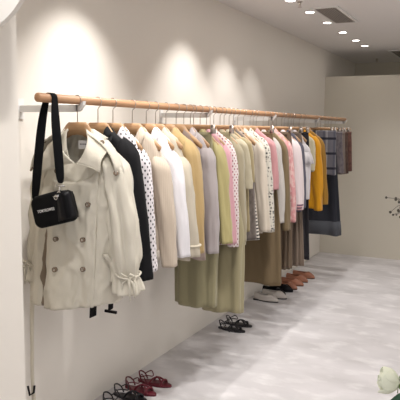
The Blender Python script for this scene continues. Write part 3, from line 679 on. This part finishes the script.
sandal(-2.005, 3.00, -.10, 'nearer crimson strappy flat sandal of the red pair by the wall', RED, 1)
sandal(-1.985, 3.115, .06, 'farther crimson strappy flat sandal of the red pair by the wall', RED, 2)
sandal(-2.000, 2.76, -.14, 'nearest black strappy sandal cut off by the bottom edge', INK, 3)
sandal(-2.010, 2.88, .00, 'black strappy flat sandal just before the crimson pair', INK, 4)
sandal(-1.965, 4.285, -.02, 'nearer black sandal of the pair below the green skirts', INK, 5)
sandal(-1.965, 4.42, .04, 'farther black sandal of the pair below the green skirts', INK, 6)
def flat(x, y, rz, label, mat, smat, cat='shoe', L=.245, W=.084, bow=True, mule=False, zs=1.):
    r = empty('flat_shoe' if cat != 'loafer' else 'loafer', (x, y, 0), label, cat, None); r.rotation_euler.z = rz
    b = Bag(); b.add(*grid([[(px, py, z) for px, py in sole_outline(L, W, k=kk)] for z, kk in ((0, .97), (.005, 1.02), (.010, 1.02), (.012, .97))], cap0=True, cap1=True)); link('sole', b.mesh('sole'), smat, r)
    b = Bag().box((.004, -.028, 0), (.06, .028, .012)); link('heel', b.mesh('heel'), smat, r, smooth=False)
    # upper: rings follow the sole outline, opening behind the vamp
    n = 48; rows = []
    def H(u): # side height along the length
        if u > .62: return (.030+.030*math.sin(PI*min(1, (1-u)/.38*.62)))*zs
        return ((.050 if not mule else .020)+.012*(1-u/.62)**2)*zs if not mule else (.020+.03*max(0, (u-.35)/.27))*zs
    out = sole_outline(L, W, n)
    for k in range(7):
        t = k/6; row = []
        for px, py in out:
            u = px/L; h = H(u); vamp = 1 if u > .56 else 0
            inset = t*t*(.9 if u > .6 else .25)
            cx = L*.70 if u > .56 else px
            qx = px+(cx-px)*inset*.55 if u > .56 else px+.01*t*t*(1 if u < .2 else 0); qy = py*(1-inset*(.80 if u > .56 else .55))
            row.append((qx, qy, .010+h*math.sin(t*PI/2)))
        rows.append(row)
    b = Bag(); b.add(*grid(rows)); 
    # vamp cover closes the top over the toes
    idx = [j for j in range(n) if out[j][0]/L > .56]
    idx = sorted(idx, key=lambda j: math.atan2(out[j][1], out[j][0]-L*.5))
    top = [Vector(rows[-1][j]) for j in idx]; o_ = len(b.v); b.v += [tuple(p) for p in top]; b.f.append(tuple(range(o_, o_+len(top))))
    link('upper', b.mesh('upper'), mat, r, solid=.0025)
    if bow:
        b = Bag().tube([(L*.60, -.024, .052*zs), (L*.62, 0, .064*zs), (L*.60, .024, .052*zs)], .0055, 8); link('saddle_strap', b.mesh('ss'), mat, r)
    return r
TANL = plain('tan_leather', (168, 112, 86), .4); TANS = plain('brown_sole', (104, 66, 48), .6); CRM = plain('cream_leather', (214, 206, 198), .45)
flat(-2.02, 5.20, -.02, 'nearer white flat shoe in front of the black flats', CRM, INK, cat='flat shoe')
flat(-1.985, 5.33, .05, 'farther white flat shoe tucked behind its white twin', CRM, INK, cat='flat shoe')
flat(-2.03, 5.455, -.06, 'nearer glossy black flat shoe behind the white pair', M_GLOSS, INK, cat='flat shoe')
flat(-2.01, 5.60, .03, 'farther glossy black flat shoe next to the tan loafers', M_GLOSS, INK, cat='flat shoe')
flat(-2.00, 5.73, -.08, 'nearest tan leather loafer, touching the black flats', TANL, TANS, cat='loafer')
flat(-1.985, 5.87, .04, 'second nearest tan leather loafer', TANL, TANS, cat='loafer')
flat(-1.99, 6.06, -.07, 'third tan leather loafer, in the farther pair', TANL, TANS, cat='loafer')
flat(-1.97, 6.22, .05, 'farthest tan leather loafer near the corner', TANL, TANS, cat='loafer')

# ------------------------------------------------------------------ flowers at the right edge
LEAF = plain('leaf_green', (44, 84, 58), .5); STEM = plain('stem_green', (104, 134, 70), .6); PET = plain('rose_petal', (236, 238, 214), .6); TWIG = plain('dry_twig', (88, 82, 70), .8)
def rose(c, d, R_, label, base):
    """c = bud centre, d = direction the bud opens"""
    d = Vector(d).normalized(); q = d.to_track_quat('Z', 'Y').to_matrix(); c = Vector(c)
    r = empty('rose', base, label, 'flower', 'white roses in the vase'); o0 = Vector(base)
    rnd = random.Random(5)
    for k in range(13):
        ring = 0 if k < 3 else (1 if k < 8 else 2); ang = k*2.4; rad = (.42, .72, .98)[ring]*R_; hgt = (1.0, .95, .80)[ring]*R_; wd = (1.5, 1.15, .95)[ring]
        rows = []
        for i in range(9):
            v = i/8; row = []
            for j in range(9):
                u = (j/8-.5)*2; a = ang+u*wd*(.35+.65*math.sin(PI*min(1, .12+v*.72)))
                rr = rad*(math.sin(PI*(.08+.50*v))**.8)*(1 - (.42 if ring < 2 else .18)*v*v) + (.10*R_*max(0, v-.8)*5 if ring == 2 else 0)
                z = (-R_*.95 + (hgt+R_*.95)*v - .22*R_*u*u*v)*.72
                row.append(q @ Vector((rr*math.cos(a), rr*math.sin(a), z)) + c - o0)
            rows.append(row)
        link('petal', gridmesh('petal', rows, closed=False), PET, r, solid=.0008)
    st = c - d*R_*.66; b = Bag()
    mid = st.lerp(Vector(base), .35) + Vector((.03, 0, .05)); b.tube([st-o0, st-d*.03-o0, mid-o0, Vector((0, 0, -.12))], [.0045, .004, .0035, .0035], 8); link('stem', b.mesh('stem'), STEM, r)
    for k in range(5):
        a = k*1.257; p0 = st; p1 = st+q@Vector((R_*.6*math.cos(a), R_*.6*math.sin(a), -.002)); p2 = st+q@Vector((R_*1.2*math.cos(a), R_*1.2*math.sin(a), R_*(.1 if k % 2 else -.5)))
        w = q@Vector((-math.sin(a), math.cos(a), 0))*.006
        link('sepal', gridmesh('sepal', [[p0-w-o0, p0+w-o0], [p1-w-o0, p1+w-o0], [p2-w*.1-o0, p2+w*.1-o0]], closed=False), STEM, r, solid=.001)
    return r
def leaf(root, a, dr, L, W, nrm):
    a = Vector(a); dr = Vector(dr).normalized(); s = dr.cross(Vector(nrm)).normalized(); up = s.cross(dr); o0 = Vector(root.location)
    rows = []
    for i in range(13):
        t = i/12; w = W*math.sin(PI*min(1, t*.97+.02))**.8*(1+.04*math.sin(t*60)); p = a+dr*L*t+up*(-.25*L*t*t)
        rows.append([p-s*w+up*w*.25-o0, p-s*w*.5+up*w*.05-o0, p-o0, p+s*w*.5+up*w*.05-o0, p+s*w+up*w*.25-o0])
    link('leaf', gridmesh('leaf', rows, closed=False), LEAF, root, solid=.001)
VB = (.02, 1.90, .74)
ro = rose((-.278, 1.90, .812), (-.93, -.22, .16), .047, 'white rose leaning in over the floor at the right edge', VB)
leaf(ro, (-.150, 1.88, .772), (-.95, -.25, -.08), .125, .036, (0, -.85, .5))
leaf(ro, (-.10, 1.93, .78), (.5, .6, .2), .10, .028, (0, 0, 1))
rose((-.216, 1.93, .952), (-.9, -.2, .1), .030, 'pale rose barely peeking in from the right edge above the other rose', VB)
def sprig():
    r = empty('dried_sprig', VB, 'thin dry sprig with tiny grey buds at the right edge before the far wall', 'dried flower'); o0 = Vector(VB)
    b = Bag(); rnd = random.Random(11)
    main = [Vector(VB)+Vector((0, 0, -.1)), Vector((-.06, 1.90, 1.05)), Vector((-.13, 1.90, 1.25)), Vector((-.205, 1.90, 1.368)), Vector((-.268, 1.90, 1.382))]
    b.tube([p-o0 for p in main], [.003, .003, .0025, .002, .0012], 6)
    tips = []
    for k in range(46):
        base = main[3].lerp(main[4], rnd.random()) if k < 34 else main[2].lerp(main[3], rnd.random())
        t = base + Vector((rnd.uniform(-.075, .03), rnd.uniform(-.04, .04), rnd.uniform(-.035, .075)))
        b.tube([base-o0, base.lerp(t, .5)+Vector((0, 0, .006))-o0, t-o0], .0007, 5); tips.append(t)
    link('twig', b.mesh('twig'), TWIG, r)
    for t in tips:
        bb = Bag(); rr = rnd.uniform(.0025, .0052)
        bb.add(*grid([[tuple(t-o0+Vector((rr*math.sin(p)*math.cos(2*PI*q/8), rr*math.sin(p)*math.sin(2*PI*q/8), rr*math.cos(p)))) for q in range(8)] for p in (.3, .9, 1.57, 2.2, 2.8)], cap0=True, cap1=True)); link('bud', bb.mesh('bud'), TWIG, r)
sprig()
b = Bag(); b.add(*grid(lathe([(.05, 0), (.062, .03), (.066, .12), (.045, .20), (.042, .24), (.038, .24), (.040, .20), (.058, .12), (.05, .02)]), cap0=True, cap1=True))
o = link('vase', b.mesh('vase'), M_WHITE); o.location = (.02, 1.90, .50); tag(o, 'white flower vase just outside the right edge on the side table', 'vase')
r = empty('side_table', (.02, 1.90, 0), 'round pale side table under the flower vase outside the frame', 'table')
for nm, pr_, mt in (('tabletop', [(.20, .475), (.21, .48), (.21, .495), (.20, .50)], M_ROD), ('pedestal', [(.03, .02), (.022, .05), (.022, .44), (.05, .475)], M_WHITE), ('foot', [(.15, 0), (.15, .012), (.03, .022)], M_WHITE)):
    b = Bag(); b.add(*grid(lathe(pr_, 40), cap0=True, cap1=True)); link(nm, b.mesh(nm), mt, r)

# ------------------------------------------------------------------ camera, world, view
cam = bpy.data.cameras.new('camera'); co = bpy.data.objects.new('camera', cam); C.objects.link(co)
cam.sensor_width = 36; cam.sensor_fit = 'HORIZONTAL'; cam.lens = 602.77/400*36; cam.clip_start = .05
Rm = Matrix(((.89399807, -.06112178, .4438824), (.44797723, .10167904, -.88824421), (.00915753, .99293781, .11828203)))
co.matrix_world = Matrix.Translation((0, 0, 1.6)) @ Rm.to_4x4()
bpy.context.scene.camera = co
w = bpy.data.worlds.new('world'); bpy.context.scene.world = w; w.use_nodes = True
w.node_tree.nodes['Background'].inputs[0].default_value = (.95, .96, 1, 1); w.node_tree.nodes['Background'].inputs[1].default_value = .62
vs = bpy.context.scene.view_settings; vs.view_transform = 'Standard'; vs.look = 'None'; vs.gamma = 1; vs.use_curve_mapping = False; vs.exposure = .68
